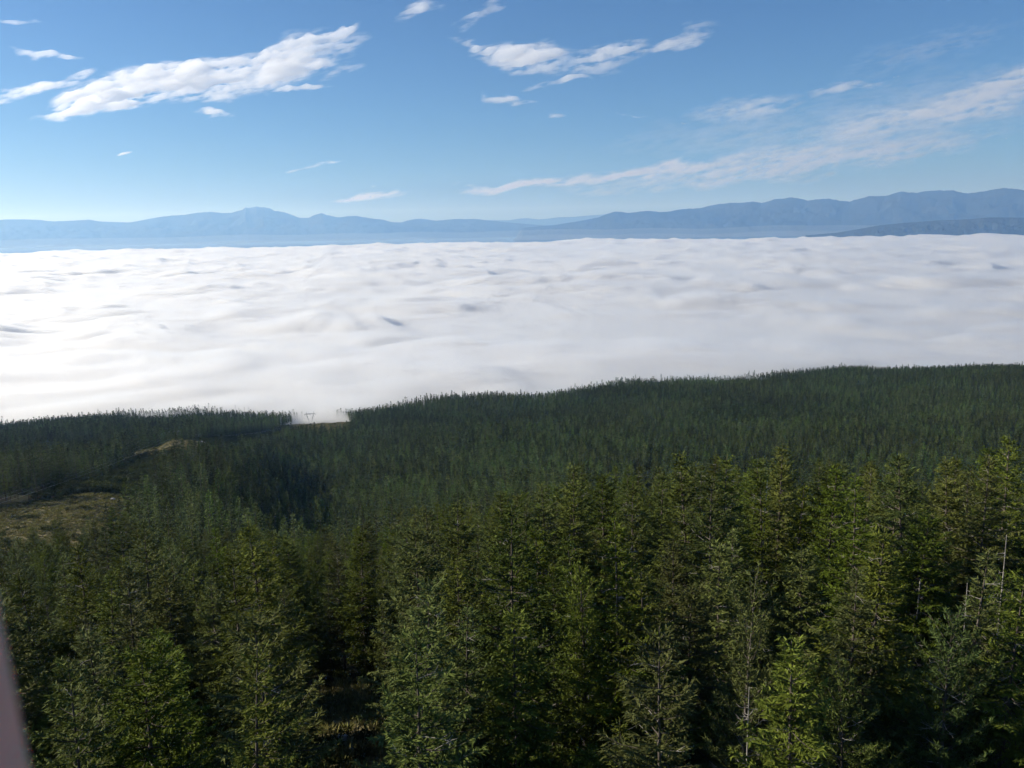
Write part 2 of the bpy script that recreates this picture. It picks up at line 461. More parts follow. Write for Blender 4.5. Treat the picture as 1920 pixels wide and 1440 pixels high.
def bark_material(name, a, b):
    s = N(name)
    tc = s.n('ShaderNodeTexCoord').outputs['Object']
    mp = s.n('ShaderNodeMapping', {'Vector': tc, 'Scale': (6, 6, 1.2)}).outputs[0]
    n = s.noise(mp, 1.6, 4, 0.7)
    col = s.mix(s.n('ShaderNodeMapRange', {0: n, 1: 0.35, 2: 0.65}).outputs[0], a, b)
    p = s.n('ShaderNodeBsdfPrincipled', {'Base Color': col, 'Roughness': 0.85, 'Specular IOR Level': 0.2})
    bp = s.n('ShaderNodeBump', {'Height': n, 'Strength': 0.6, 'Distance': 0.05})
    s.l(bp.outputs[0], p.inputs['Normal']); s.l(p.outputs[0], s.out.inputs[0])
    return s.m

M_FIR = needle_material('fir_needles', (0.038, 0.050, 0.012), (0.145, 0.170, 0.044))
M_PINE = needle_material('pine_needles', (0.046, 0.064, 0.017), (0.150, 0.185, 0.050))
M_FAR = needle_material('far_needles', (0.024, 0.038, 0.014), (0.108, 0.138, 0.047), 0.55, stands=True)
M_LEAF = needle_material('shrub_leaves', (0.030, 0.042, 0.014), (0.095, 0.105, 0.040), 0.3)
M_SCRUB = needle_material('dry_scrub', (0.10, 0.10, 0.038), (0.27, 0.25, 0.105), 0.3)
M_BARK = bark_material('bark', (0.045, 0.036, 0.028), (0.13, 0.11, 0.09))
M_DEAD = bark_material('dead_wood', (0.17, 0.155, 0.135), (0.37, 0.345, 0.305))

# ------------------------------------------------------------------ tree shapes
def unit(v): return v / np.maximum(np.linalg.norm(v, axis=-1, keepdims=True), 1e-9)

def kites(P, D, Nn, L, W, fold=0.25):
    D = unit(D); S = unit(np.cross(D, Nn)); U = np.cross(S, D)
    L = L[:, None]; W = W[:, None]
    if fold is None: return np.stack([P + S * W / 2, P + D * L, P - S * W / 2], 1)
    m = P + D * L * 0.45
    V = np.stack([P, m + S * W / 2 - U * W * fold, P + D * L, m - S * W / 2 - U * W * fold], 1)
    return V

def tube(path, rad, sides=5):
    path = np.asarray(path, float); rad = np.asarray(rad, float); n = len(path)
    T = unit(np.gradient(path, axis=0))
    ref = np.array([0.31, 0.93, 0.1]) if abs(T[0] @ np.array([0, 0, 1])) > 0.7 else np.array([0, 0, 1.0])
    A = unit(np.cross(T, ref)); B = np.cross(T, A)
    a = np.linspace(0, 2 * math.pi, sides, endpoint=False)
    V = path[:, None] + rad[:, None, None] * (np.cos(a)[None, :, None] * A[:, None] + np.sin(a)[None, :, None] * B[:, None])
    return V.reshape(-1, 3), grid_faces(n, sides, True)

class Wood:
    def __init__(s): s.V = []; s.F = []; s.n = 0
    def add(s, V, F): s.V.append(V); s.F.append(F + s.n); s.n += len(V)
    def mesh(s, name, mat): return mesh_np(name, np.concatenate(s.V), np.concatenate(s.F), mat, True)

def trunk_path(rng, H, bend):
    z = np.linspace(0, H, 9)
    ph = rng.uniform(0, 6.28); k = rng.uniform(0.6, 1.4)
    off = bend * np.sin(z / H * 3 * k) * (z / H)
    return np.stack([off * math.cos(ph), off * math.sin(ph), z], -1)

def conifer(seed, H, R, nb, t0, spray=(0.26, 0.09), step=0.14, gap=0.08, fold=None, style='fir', bare=6, bend=0.25, shape=0.88, ragged=0.35, stems=True, top_bare=False):
    """returns crown (V,F,tint), wood, dead wood"""
    rng = np.random.default_rng(seed)
    tp = trunk_path(rng, H, bend)
    wood = Wood(); dead = Wood()
    wood.add(*tube(tp, np.linspace(0.0095, 0.008, 9) * H * (1 - np.linspace(0, 1, 9)) ** 0.8 + 0.012, 6))
    def at(z): return np.array([np.interp(z, tp[:, 2], tp[:, 0]), np.interp(z, tp[:, 2], tp[:, 1]), z])
    per = 5 if style == 'fir' else 3
    nw = nb // per
    wh = (np.arange(nw) + rng.uniform(-0.25, 0.25, nw) + 0.5) / nw
    u = np.repeat(wh, per) + rng.normal(0, 0.10 / nw, nw * per)
    ts = np.clip(t0 + (0.985 - t0) * u, t0, 0.985)
    Ps, Ds, Ns, Ls, Ws, Ti = [], [], [], [], [], []
    az = rng.uniform(0, 6.28)
    sec = rng.uniform(0, 100)
    for t in ts:
        az += (6.283 / per if style == 'fir' else 2.4) + rng.normal(0, 0.3) + (0.4 if rng.uniform() < 1 / per else 0)
        z = t * H
        q = (1 - t) / (1 - t0)
        prof = (q ** shape) * (1 - 0.35 * smooth(0.75, 1.0, q))
        g = 1 + ragged * float(gnoise(np.array(math.cos(az) * 1.1 + sec), np.array(math.sin(az) * 1.1 + t * 5 + sec), 3))
        L = (R * 0.06 + R * 0.95 * prof) * rng.uniform(0.55, 1.15) * g
        L = max(L, 0.25)
        el = (46 * t ** 2.2 - 10 if style == 'fir' else 30 + 25 * t) + rng.normal(0, 9)
        el = R_(el)
        hd = np.array([math.cos(az), math.sin(az), 0]); up = np.array([0, 0, 1.0])
        base = at(z)
        def P_(s):
            s = np.asarray(s, float)[:, None]
            rise = s * math.sin(el) - 0.30 * s * (1 - s) * (1 if style == 'fir' else 0.2) + 0.10 * s ** 2.5
            return base + L * (hd * s * math.cos(el) + up * rise)
        if stems:
            sp = np.linspace(0, 0.92, 4)
            wood.add(*tube(P_(sp), np.linspace(0.012 + 0.012 * L, 0.006, 4), 3))
        n = max(2, int(L * 0.85 / step))
        s = np.repeat(np.linspace(0.16 if L < 1.4 else 0.24, 0.98, n), 2)
        side = np.tile([1.0, -1.0], n)
        s = np.clip(s + rng.normal(0, 0.02, 2 * n), 0.1, 1)
        tl = np.clip((0.42 * L * (1 - s) + 0.20) * rng.uniform(0.65, 1.2, 2 * n), 0.12, 1.15)
        an = side * np.radians(rng.uniform(42, 68, 2 * n))
        c, sn = np.cos(an), np.sin(an)
        fw = np.array([hd[0] * math.cos(el), hd[1] * math.cos(el), math.sin(el)])
        sd_ = np.array([-hd[1], hd[0], 0])
        TD = c[:, None] * fw + sn[:, None] * sd_ + up * rng.normal(-0.12 if style == 'fir' else 0.25, 0.16, 2 * n)[:, None]
        TD = unit(TD)
        p0 = P_(s)
        m = np.maximum(1, np.ceil(tl / gap).astype(int))
        idx = np.repeat(np.arange(2 * n), m)
        k = np.concatenate([np.arange(mm) for mm in m]) / m[idx]
        pos = p0[idx] + TD[idx] * (tl[idx] * k)[:, None]
        if style == 'fir':
            Dd = TD[idx] + rng.normal(0, 0.32, (len(idx), 3))
            Nn = up + rng.normal(0, 0.45, (len(idx), 3))
            Ll = spray[0] * rng.uniform(0.7, 1.25, len(idx)); Wl = spray[1] * rng.uniform(0.7, 1.3, len(idx))
            out = s[idx] * 0.6 + k * 0.4
        else:   # tufts of needles at the twig ends
            tuft = 5
            pos = np.repeat(pos, tuft, 0) + rng.normal(0, 0.03, (len(idx) * tuft, 3))
            Dd = np.repeat(TD[idx], tuft, 0) * 0.75 + rng.normal(0, 0.6, (len(idx) * tuft, 3)) + up * 0.15
            Nn = rng.normal(0, 1, Dd.shape)
            Ll = spray[0] * rng.uniform(0.7, 1.2, len(Dd)); Wl = spray[1] * rng.uniform(0.7, 1.2, len(Dd))
            out = np.repeat(s[idx] * 0.6 + k * 0.4, tuft)
        # sprays straight along the branch
        ms = max(2, int(L / gap))
        ss = np.linspace(0.2, 1, ms)
        pos = np.concatenate([pos, P_(ss)]); Dd = np.concatenate([Dd, fw + rng.normal(0, 0.25, (ms, 3))])
        Nn = np.concatenate([Nn, up + rng.normal(0, 0.4, (ms, 3))])
        Ll = np.concatenate([Ll, spray[0] * rng.uniform(0.8, 1.2, ms)]); Wl = np.concatenate([Wl, spray[1] * rng.uniform(0.8, 1.2, ms)])
        out = np.concatenate([out, ss])
        br = rng.normal(0, 0.10)
        Ps.append(pos); Ds.append(Dd); Ns.append(Nn); Ls.append(Ll); Ws.append(Wl)
        Ti.append(np.clip(0.50 + br + 0.18 * (out - 0.5) + rng.normal(0, 0.14, len(pos)), 0, 1))
    # leading shoot
    m = 14
    zz = np.linspace(0.95 * H, H, m)
    pos = np.stack([at(z) for z in zz]); a = rng.uniform(0, 6.28, m)
    Ps.append(pos); Ds.append(np.stack([np.cos(a) * .6, np.sin(a) * .6, np.full(m, .9)], -1)); Ns.append(rng.normal(0, 1, (m, 3)))
    Ls.append(np.full(m, spray[0] * 0.8)); Ws.append(np.full(m, spray[1] * 0.8)); Ti.append(np.full(m, 0.5))
    V = kites(np.concatenate(Ps), np.concatenate(Ds), np.concatenate(Ns), np.concatenate(Ls), np.concatenate(Ws), fold)
    c_ = V.shape[1]
    ti = np.repeat(np.concatenate(Ti), c_)
    F = np.arange(len(V) * c_).reshape(-1, c_)
    # bare grey limbs
    for k in range(bare * 2):
        low = rng.uniform() < 0.4
        z = H * (rng.uniform(max(0.12, t0 - 0.2), t0 + 0.22) if low else rng.uniform(0.45, 0.93))
        L = R * rng.uniform(0.3, 0.65) * (1.0 if low else 0.75 * (1 - z / H) + 0.35)
        bare_limb(rng, dead, at(z), L, rng.uniform(0, 6.28), rng.uniform(-15, 30))
    if top_bare:
        zz = H * np.linspace(0.9, 1.08, 4)
        dead.add(*tube(np.stack([at(z) + np.array([0.02, 0, max(z - H, 0)]) for z in zz]), np.linspace(0.05, 0.012, 4), 4))
        for k in range(7): bare_limb(rng, dead, at(H * rng.uniform(0.88, 1.0)), rng.uniform(0.4, 1.0), rng.uniform(0, 6.28), rng.uniform(-5, 35))
    return (V.reshape(-1, 3), F, ti), wood, dead

def bare_limb(rng, dead, base, L, az, el):
    hd = np.array([math.cos(az), math.sin(az), 0])
    s = np.linspace(0, 1, 5)[:, None]
    el = R_(el)
    wob = np.cumsum(rng.normal(0, 0.05, (5, 3)), 0) * L * s
    pth = base + L * (hd * s * math.cos(el) + np.array([0, 0, 1.0]) * (s * math.sin(el) + rng.uniform(-0.25, 0.2) * s ** 2)) + wob
    dead.add(*tube(pth, np.linspace(0.012 + 0.010 * L, 0.006, 5), 4))
    for j in range(int(2 + L * 2)):
        q = rng.uniform(0.35, 0.95); b0 = np.array([np.interp(q, s[:, 0], pth[:, c]) for c in range(3)])
        a2 = az + rng.choice([-1, 1]) * rng.uniform(0.5, 1.1)
        l2 = L * (1 - q) * 0.6 + 0.15
        d2 = np.array([math.cos(a2), math.sin(a2), rng.normal(0.1, 0.3)])
        s2 = np.linspace(0, 1, 3)[:, None]
        dead.add(*tube(b0 + d2 * l2 * s2 + np.array([0, 0, 0.15]) * l2 * s2 ** 2, np.array([0.012, 0.009, 0.005]), 3))

def snag(seed, H, n_limb, L0, broken=False, bend=0.3, t0=0.3, trunk_r=0.010):
    rng = np.random.default_rng(seed)
    tp = trunk_path(rng, H, bend)
    wd = Wood()
    r = np.linspace(trunk_r, trunk_r * 0.9, 9) * H * (1 - np.linspace(0, 1, 9) * (0.72 if broken else 0.95)) + 0.012
    wd.add(*tube(tp, r, 6))
    br = Wood()
    for k in range(n_limb):
        t = t0 + (0.97 - t0) * rng.uniform() ** 0.85
        z = t * H
        b0 = np.array([np.interp(z, tp[:, 2], tp[:, 0]), np.interp(z, tp[:, 2], tp[:, 1]), z])
        bare_limb(rng, br, b0, L0 * (1.15 - t) * rng.uniform(0.35, 1.1), rng.uniform(0, 6.28), rng.uniform(-20, 35))
    return wd, br

def crown_mesh(name, c, mat): return mesh_np(name, c[0], c[1], mat, False, {'tint': c[2]})

def joined(name, c, wood, dead, mleaf):
    """one mesh of crown and wood, for the copies in the mass of the wood"""
    k = c[1].shape[1]
    V, F, T, MI, n = [c[0]], [c[1]], [c[2]], [np.zeros(len(c[1]))], len(c[0])
    for wd, mi in ((wood, 1), (dead, 2)):
        if wd.V:
            v = np.concatenate(wd.V); f = np.concatenate(wd.F)
            if k == 3: f = np.concatenate([f[:, [0, 1, 2]], f[:, [0, 2, 3]]])
            V.append(v); F.append(f + n); T.append(np.zeros(len(v))); MI.append(np.full(len(f), mi)); n += len(v)
    me = mesh_np(name, np.concatenate(V), np.concatenate(F), None, False, {'tint': np.concatenate(T)})
    for m in (mleaf, M_BARK, M_DEAD): me.materials.append(m)
    me.polygons.foreach_set('material_index', np.concatenate(MI).astype(np.int32))
    return me

# near kinds: (key, category name, look, height, builder)
KINDS = []
def kind(key, cat, look, H, mat, **kw):
    c, wd, dd = conifer(H=H, **kw)
    KINDS.append(dict(key=key, cat=cat, look=look, H=H, R=kw['R'], crown=crown_mesh(key + '_crown', c, mat), trunk=wd.mesh(key + '_trunk', M_BARK),
                      dead=dd.mesh(key + '_bare_branches', M_DEAD) if dd.V else None, all=joined(key + '_whole', c, wd, dd, mat)))
kind('fir_tree', 'fir tree', 'broad fir', 17.0, M_FIR, seed=1, R=4.6, nb=150, t0=0.14, bare=6, ragged=0.4)
kind('fir_tree', 'fir tree', 'ragged fir', 18.0, M_FIR, seed=2, R=4.3, nb=135, t0=0.20, bare=14, ragged=0.65)
kind('fir_tree', 'fir tree', 'narrow fir', 16.0, M_FIR, seed=3, R=3.2, nb=150, t0=0.12, bare=5, shape=0.7)
kind('fir_tree', 'fir tree', 'full fir', 15.0, M_FIR, seed=4, R=4.5, nb=150, t0=0.08, bare=4, shape=0.62, ragged=0.3)
kind('fir_tree', 'fir tree', 'thin fir', 17.0, M_FIR, seed=5, R=2.7, nb=125, t0=0.26, bare=14, ragged=0.6)
kind('fir_tree', 'fir tree', 'layered fir', 19.0, M_FIR, seed=6, R=5.0, nb=120, t0=0.20, bare=10, ragged=0.5)
kind('pine_tree', 'pine tree', 'tufted pine', 15.0, M_PINE, seed=7, R=3.3, nb=60, t0=0.26, style='pine', spray=(0.25, 0.05), step=0.28, gap=0.22, shape=0.55, bare=8, ragged=0.5)
kind('pine_tree', 'pine tree', 'round topped pine', 13.5, M_PINE, seed=8, R=3.5, nb=54, t0=0.30, style='pine', spray=(0.25, 0.05), step=0.28, gap=0.22, shape=0.42, bare=10, ragged=0.6)
YOUNG = len(KINDS)
kind('fir_tree', 'young fir', 'young fir', 8.0, M_FIR, seed=9, R=2.2, nb=80, t0=0.06, bare=0, step=0.16, gap=0.1, shape=0.8)
kind('fir_tree', 'young fir', 'slender young fir', 9.5, M_FIR, seed=10, R=1.6, nb=80, t0=0.08, bare=1, step=0.16, gap=0.1)

MID = []
for k, (sd_, H, R) in enumerate([(21, 18, 3.1), (22, 19, 2.8), (23, 16, 2.6), (24, 18, 3.4)]):
    c, wd, dd = conifer(seed=sd_, H=H, R=R, nb=80, t0=0.16, spray=(0.55, 0.24), step=0.42, gap=0.34, bare=5, ragged=0.5, shape=0.85, stems=False, fold=0.25)
    MID.append(joined('mid_tree', c, wd, dd, M_FAR))
FAR = []
for k, (sd_, H, R) in enumerate([(31, 12, 2.4), (32, 14, 2.4), (33, 10, 2.3), (34, 12.5, 2.9), (35, 11.5, 2.0)]):
    c, wd, dd = conifer(seed=sd_, H=H, R=R, nb=50, t0=0.10, spray=(0.75, 0.36), step=0.62, gap=0.5, bare=0, ragged=0.5, shape=0.95, stems=False, fold=0.25)
    FAR.append(joined('far_tree', c, wd, dd, M_FAR))

# ------------------------------------------------------------------ where the trees stand
rng = np.random.default_rng(77)
def jitter_points(sp, r0, r1, a0, a1, seed):
    g = np.random.default_rng(seed)
    n = int(r1 / sp) + 1
    gx, gy = np.meshgrid(np.arange(-n, n + 1), np.arange(-n // 2, n + 1))
    p = np.stack([gx * sp + (gy % 2) * sp / 2, gy * sp * 0.9], -1).reshape(-1, 2) + g.uniform(-0.42, 0.42, (gx.size, 2)) * sp
    r = np.hypot(p[:, 0], p[:, 1]); az = np.degrees(np.arctan2(p[:, 0], p[:, 1]))
    return p[(r > r0) & (r < r1) & (az > a0) & (az < a1)]

def in_corridor(x, y):
    return field_mask(x, y)

near = jitter_points(5.3, 22, 215, -56, 50, 1)
near = near[~in_corridor(near[:, 0], near[:, 1]) & ~glade_mask(near[:, 0], near[:, 1])]
near = near[rng.uniform(0, 1, len(near)) < 0.94]
nk = rng.choice(len(KINDS), len(near), p=[.13, .13, .10, .13, .10, .13, .08, .06, .08, .06])
ns = np.where(nk >= YOUNG, rng.uniform(0.6, 1.15, len(near)), rng.uniform(0.55, 1.10, len(near)))
# trees whose stand is given: where their tips show in the photograph, kind, size
STAND = [(14, 992, 0, 1.0), (62, 986, 2, 1.0), (118, 996, 3, 1.0), (172, 972, 0, 1.05), (212, 948, 2, 1.05), (232, 962, 3, 1.0), (40, 1015, 4, 1.0), (150, 1012, 1, 1.0), (255, 975, 0, 1.0), (1060, 862, 0, 1.06), (1140, 884, 3, 1.0), (1185, 902, 4, 1.0), (1238, 880, 2, 1.0), (1300, 841, 0, 1.08), (1362, 848, 1, 1.0), (1465, 828, 2, 1.12), (1342, 892, 5, 1.0), (1412, 862, 3, 1.0),
         (1441, 893, 4, 1.0), (1500, 905, 4, 0.95), (1560, 866, 0, 1.0), (1618, 884, 1, 1.0), (1676, 858, 3, 1.1), (1733, 846, 5, 1.0), (1792, 856, 0, 1.05), (1850, 846, 1, 1.05), (1896, 812, 5, 1.05),
         (398, 985, 4, 0.95), (484, 978, 0, 1.05), (545, 1012, 2, 1.0), (612, 1000, 3, 1.0), (690, 962, 1, 1.0), (742, 958, 4, 1.0), (800, 950, 2, 1.0), (868, 928, 0, 1.0), (940, 915, 2, 1.0), (962, 938, 5, 1.08), (1010, 985, 3, 0.95),
         (1100, 990, 4, 1.0), (1172, 968, 1, 1.08), (1270, 1005, 2, 0.95), (240, 1048, 4, 1.0), (130, 1030, 2, 1.0), (52, 1066, 4, 1.0), (182, 1075, 0, 0.95), (320, 1040, 3, 0.95), (440, 1034, 1, 0.95), (582, 1062, 3, 1.05),
         (855, 1042, 2, 1.0), (772, 1072, 1, 1.0), (660, 1040, 4, 0.95), (1100, 1058, 6, 1.1), (965, 1122, 2, 1.0), (880, 1120, 4, 0.95), (1200, 1060, 0, 1.0), (1405, 1085, 6, 1.15), (1515, 1030, 3, 0.95), (1612, 1062, 0, 0.95), (1700, 1188, 8, 1.1),
         (1800, 1165, 7, 1.1), (1905, 1058, 1, 0.95), (1655, 985, 0, 1.05), (1300, 1090, 3, 1.0), (190, 1165, 0, 1.0), (290, 1190, 3, 0.95), (430, 1215, 1, 0.95), (1035, 1200, 9, 1.0), (1830, 1015, 4, 1.05), (1260, 1180, 5, 1.0), (1480, 1180, 0, 1.0), (760, 1190, 5, 1.0), (110, 1260, 5, 0.95), (1600, 1255, 7, 1.0)]
tt = np.geomspace(14, 400, 900)
sp, sk, ss = [], [], []
for px, py, k, sc_ in STAND:
    v = ray(px, py)
    P = tt[:, None] * v
    below = CAM_Z + P[:, 2] - KINDS[k]['H'] * sc_ - ground_z(P[:, 0], P[:, 1])
    i = np.argmax(below < 0)
    if below[i] >= 0: continue
    sp.append(P[i, :2]); sk.append(k); ss.append(sc_)
sp = np.array(sp); sk = np.array(sk); ss = np.array(ss)
free = ~glade_mask(sp[:, 0], sp[:, 1]); sp, sk, ss = sp[free], sk[free], ss[free]
dmin = np.min(np.hypot(near[:, None, 0] - sp[None, :, 0], near[:, None, 1] - sp[None, :, 1]), 1)
keep = dmin > 3.9
# the random trees grow no higher than the skyline of the near slope
near, nk, ns = near[keep], nk[keep], ns[keep]
keep = np.ones(len(near), bool)
kH = np.array([k['H'] for k in KINDS])
lim_noise = np.abs(rng.normal(0, 28, len(near))) - 8
for _ in range(12):
    ex, ey, _d = proj(np.column_stack([near, ground_z(near[:, 0], near[:, 1]) + kH[nk] * ns]))
    lim = np.interp(ex, [0, 230, 300, 480, 640, 700, 860, 1000, 1060, 1300, 1470, 1700, 1900], [985, 955, 1000, 985, 990, 965, 935, 915, 872, 850, 845, 858, 832])
    ns = np.where((ey < lim + lim_noise) & (_d > 0), ns * 0.95, ns)
keep = ns > 0.42
near = np.concatenate([sp, near[keep]]); nk = np.concatenate([sk, nk[keep]]).astype(int); ns = np.concatenate([ss, ns[keep]])
nr_ = np.hypot(near[:, 0], near[:, 1])
n = len(near)
nz = ground_z(near[:, 0], near[:, 1]) - 0.15
nH = np.array([k['H'] for k in KINDS])[nk] * ns
nR = np.array([k['R'] for k in KINDS])[nk] * ns
nrot = rng.uniform(0, 6.28, n)

# which near trees show largest: a small depth sort of cone outlines
BW, BH = 480, 360
buf = np.full((BH, BW), -1, np.int32)
order = np.argsort(-nr_[:n])
tipP = np.stack([near[:, 0], near[:, 1], nz + nH], -1)
botP = np.stack([near[:, 0], near[:, 1], nz + nH * 0.2], -1)
tx, ty, td = proj(tipP); bx, by, bd = proj(botP)
order = np.argsort(-td)
for i in order:
    if td[i] < 3: continue
    x0, y0, x1, y1 = tx[i] / 4, ty[i] / 4, bx[i] / 4, by[i] / 4
    rw = nR[i] * FPX / td[i] / 4 * 0.85
    if y1 < 0 or y0 > BH or max(x0, x1) + rw < 0 or min(x0, x1) - rw > BW: continue
    for yy in range(max(0, int(y0)), min(BH, int(y1) + 1)):
        u = (yy - y0) / max(y1 - y0, 1e-3)
        c = x0 + (x1 - x0) * u; hw = rw * min(1, u * 1.1 + 0.03)
        a, b = max(0, int(c - hw)), min(BW, int(c + hw) + 1)
        if a < b: buf[yy, a:b] = i
vis = np.bincount(buf[buf >= 0], minlength=n)
inframe = (tx > 20) & (tx < 1900) & (ty > 0) & (ty < 1425)
score = np.where(inframe, vis, vis * 0.5)
chosen = np.argsort(-score)[:296]
chosen = chosen[score[chosen] > 0]
is_thing = np.zeros(n, bool); is_thing[chosen] = True

FRACTION = ['', 'a twentieth', 'a tenth', 'three twentieths', 'a fifth', 'a quarter', 'three tenths', 'seven twentieths', 'two fifths', 'nine twentieths', 'half way', 'eleven twentieths',
            'three fifths', 'thirteen twentieths', 'seven tenths', 'three quarters', 'four fifths', 'seventeen twentieths', 'nine tenths', 'nineteen twentieths', '']
used = {}
def tree_label(i, look):
    c = int(round(tx[i] / 96)); r_ = int(round(ty[i] / 72))
    if tx[i] < 48: t = f'{look} at the left edge'
    elif tx[i] > 1872: t = f'{look} at the right edge'
    else: t = f'{look}, tip {FRACTION[c]} across'
    t += f' and {FRACTION[r_]} down the picture' if 0 < r_ < 20 else ' and at the bottom edge'
    return t

for i in chosen[np.argsort(td[chosen])]:
    K = KINDS[nk[i]]
    root = bpy.data.objects.new(K['key'], None)
    COL.objects.link(root)
    root.empty_display_size = 0.5
    root.location = (near[i, 0], near[i, 1], nz[i])
    root.rotation_euler = (rng.normal(0, 0.03), rng.normal(0, 0.03), nrot[i])
    root.scale = (ns[i],) * 3
    link('trunk', K['trunk'], root)
    link('crown', K['crown'], root)
    if K['dead'] is not None: link('bare_branches', K['dead'], root, kind='stuff')
    root['category'] = K['cat']
    root['group'] = 'trees of the near slope'
    size = 'tall ' if ns[i] > 1.02 and nk[i] < YOUNG else 'short ' if ns[i] < 0.82 and nk[i] < YOUNG else ''
    used.setdefault(tree_label(i, size + K['look']), []).append((i, root))
for t, rows in used.items():
    rows.sort(key=lambda q: td[q[0]])
    words_ = {1: ['']}.get(len(rows), ['nearest ', 'second nearest ', 'third nearest ', 'fourth nearest ', 'fifth nearest ', 'sixth nearest ', 'seventh nearest ', 'eighth nearest ', 'ninth nearest ', 'tenth nearest '])
    for (i, root), wd_ in zip(rows, words_): root['label'] = wd_ + t

# ------------------------------------------------------------------ the mass of the wood
def scatter(name, pts, variants, var, rot, scl, mat=None, **props):
    """one object whose points carry copies of the variant meshes"""
    me = bpy.data.meshes.new(name)
    me.vertices.add(len(pts)); me.vertices.foreach_set('co', np.asarray(pts, np.float32).ravel())
    at = me.attributes.new('variant', 'INT', 'POINT'); at.data.foreach_set('value', np.asarray(var, np.int32))
    at = me.attributes.new('turn', 'FLOAT_VECTOR', 'POINT')
    rv = np.zeros((len(pts), 3), np.float32); rv[:, 2] = rot; at.data.foreach_set('vector', rv.ravel())
    at = me.attributes.new('size', 'FLOAT_VECTOR', 'POINT'); at.data.foreach_set('vector', np.asarray(scl, np.float32).ravel())
    o = link(name, me, **props)
    ng = bpy.data.node_groups.new(name, 'GeometryNodeTree')
    ng.interface.new_socket('Geometry', in_out='INPUT', socket_type='NodeSocketGeometry')
    ng.interface.new_socket('Geometry', in_out='OUTPUT', socket_type='NodeSocketGeometry')
    gi = ng.nodes.new('NodeGroupInput'); go = ng.nodes.new('NodeGroupOutput')
    jn = ng.nodes.new('GeometryNodeJoinGeometry')
    def attr(nm, ty):
        a = ng.nodes.new('GeometryNodeInputNamedAttribute'); a.data_type = ty; a.inputs[0].default_value = nm
        return [s_ for s_ in a.outputs if s_.enabled and s_.name == 'Attribute'][0]
    av, ar, asz = attr('variant', 'INT'), attr('turn', 'FLOAT_VECTOR'), attr('size', 'FLOAT_VECTOR')
    for k, vm in enumerate(variants):
        src = bpy.data.objects.new(name + '_source', vm)
        oi = ng.nodes.new('GeometryNodeObjectInfo'); oi.inputs['Object'].default_value = src
        oi.inputs['As Instance'].default_value = True
        cmpn = ng.nodes.new('FunctionNodeCompare'); cmpn.data_type = 'INT'; cmpn.operation = 'EQUAL'
        ins = [s_ for s_ in cmpn.inputs if s_.enabled]
        ng.links.new(av, ins[0]); ins[1].default_value = k
        ip = ng.nodes.new('GeometryNodeInstanceOnPoints')
        ng.links.new(gi.outputs[0], ip.inputs['Points']); ng.links.new(cmpn.outputs[0], ip.inputs['Selection'])
        ng.links.new(oi.outputs['Geometry'], ip.inputs['Instance'])
        ng.links.new(ar, ip.inputs['Rotation']); ng.links.new(asz, ip.inputs['Scale'])
        ng.links.new(ip.outputs[0], jn.inputs[0])
    ng.links.new(jn.outputs[0], go.inputs[0])
    md = o.modifiers.new('scatter', 'NODES'); md.node_group = ng
    return o

rest = np.where(~is_thing)[0]
far = jitter_points(5.2, 215, 1780, -46, 44, 2)
far = far[~in_corridor(far[:, 0], far[:, 1])]
fr_ = np.hypot(far[:, 0], far[:, 1])
# a little open patch here and there in the wood
thin = fbm(far[:, 0] / 60, far[:, 1] / 60, 2, 88)
far = far[(rng.uniform(0, 1, len(far)) < 0.97) & (thin < 0.75)]
fr_ = np.hypot(far[:, 0], far[:, 1])
fz = ground_z(far[:, 0], far[:, 1]) - 0.2
stand = fbm(far[:, 0] / 220, far[:, 1] / 220, 2, 90)     # stands of different age
m = len(far)
fs = (1.0 + 0.16 * stand + rng.normal(0, 0.13, m)).clip(0.5, 1.4) * smooth(150, 420, fr_) * 0.22 + (1.0 + 0.16 * stand + rng.normal(0, 0.18, m)).clip(0.45, 1.5) * 0.78
fv = np.where(fr_ < 460, len(KINDS) + rng.integers(0, len(MID), m), len(KINDS) + len(MID) + rng.integers(0, len(FAR), m))
up_ = fz + fs * 11.5 > FOG_Z + 4.0 + 3 * rng.uniform(0, 1, m)
far = far[up_]; fz = fz[up_]; fs = fs[up_]; fv = fv[up_]; m = len(far)
pts = np.concatenate([np.column_stack([near[rest], nz[rest]]), np.column_stack([far, fz])])
var = np.concatenate([nk[rest], fv]); rot = np.concatenate([nrot[rest], rng.uniform(0, 6.28, m)])
w_ = rng.uniform(0.85, 1.15, m)
scl = np.concatenate([np.repeat(ns[rest][:, None], 3, 1), np.stack([fs * w_, fs * w_, fs], -1)])
scatter('forest', pts, [k['all'] for k in KINDS] + MID + FAR, var, rot, scl, kind='stuff')


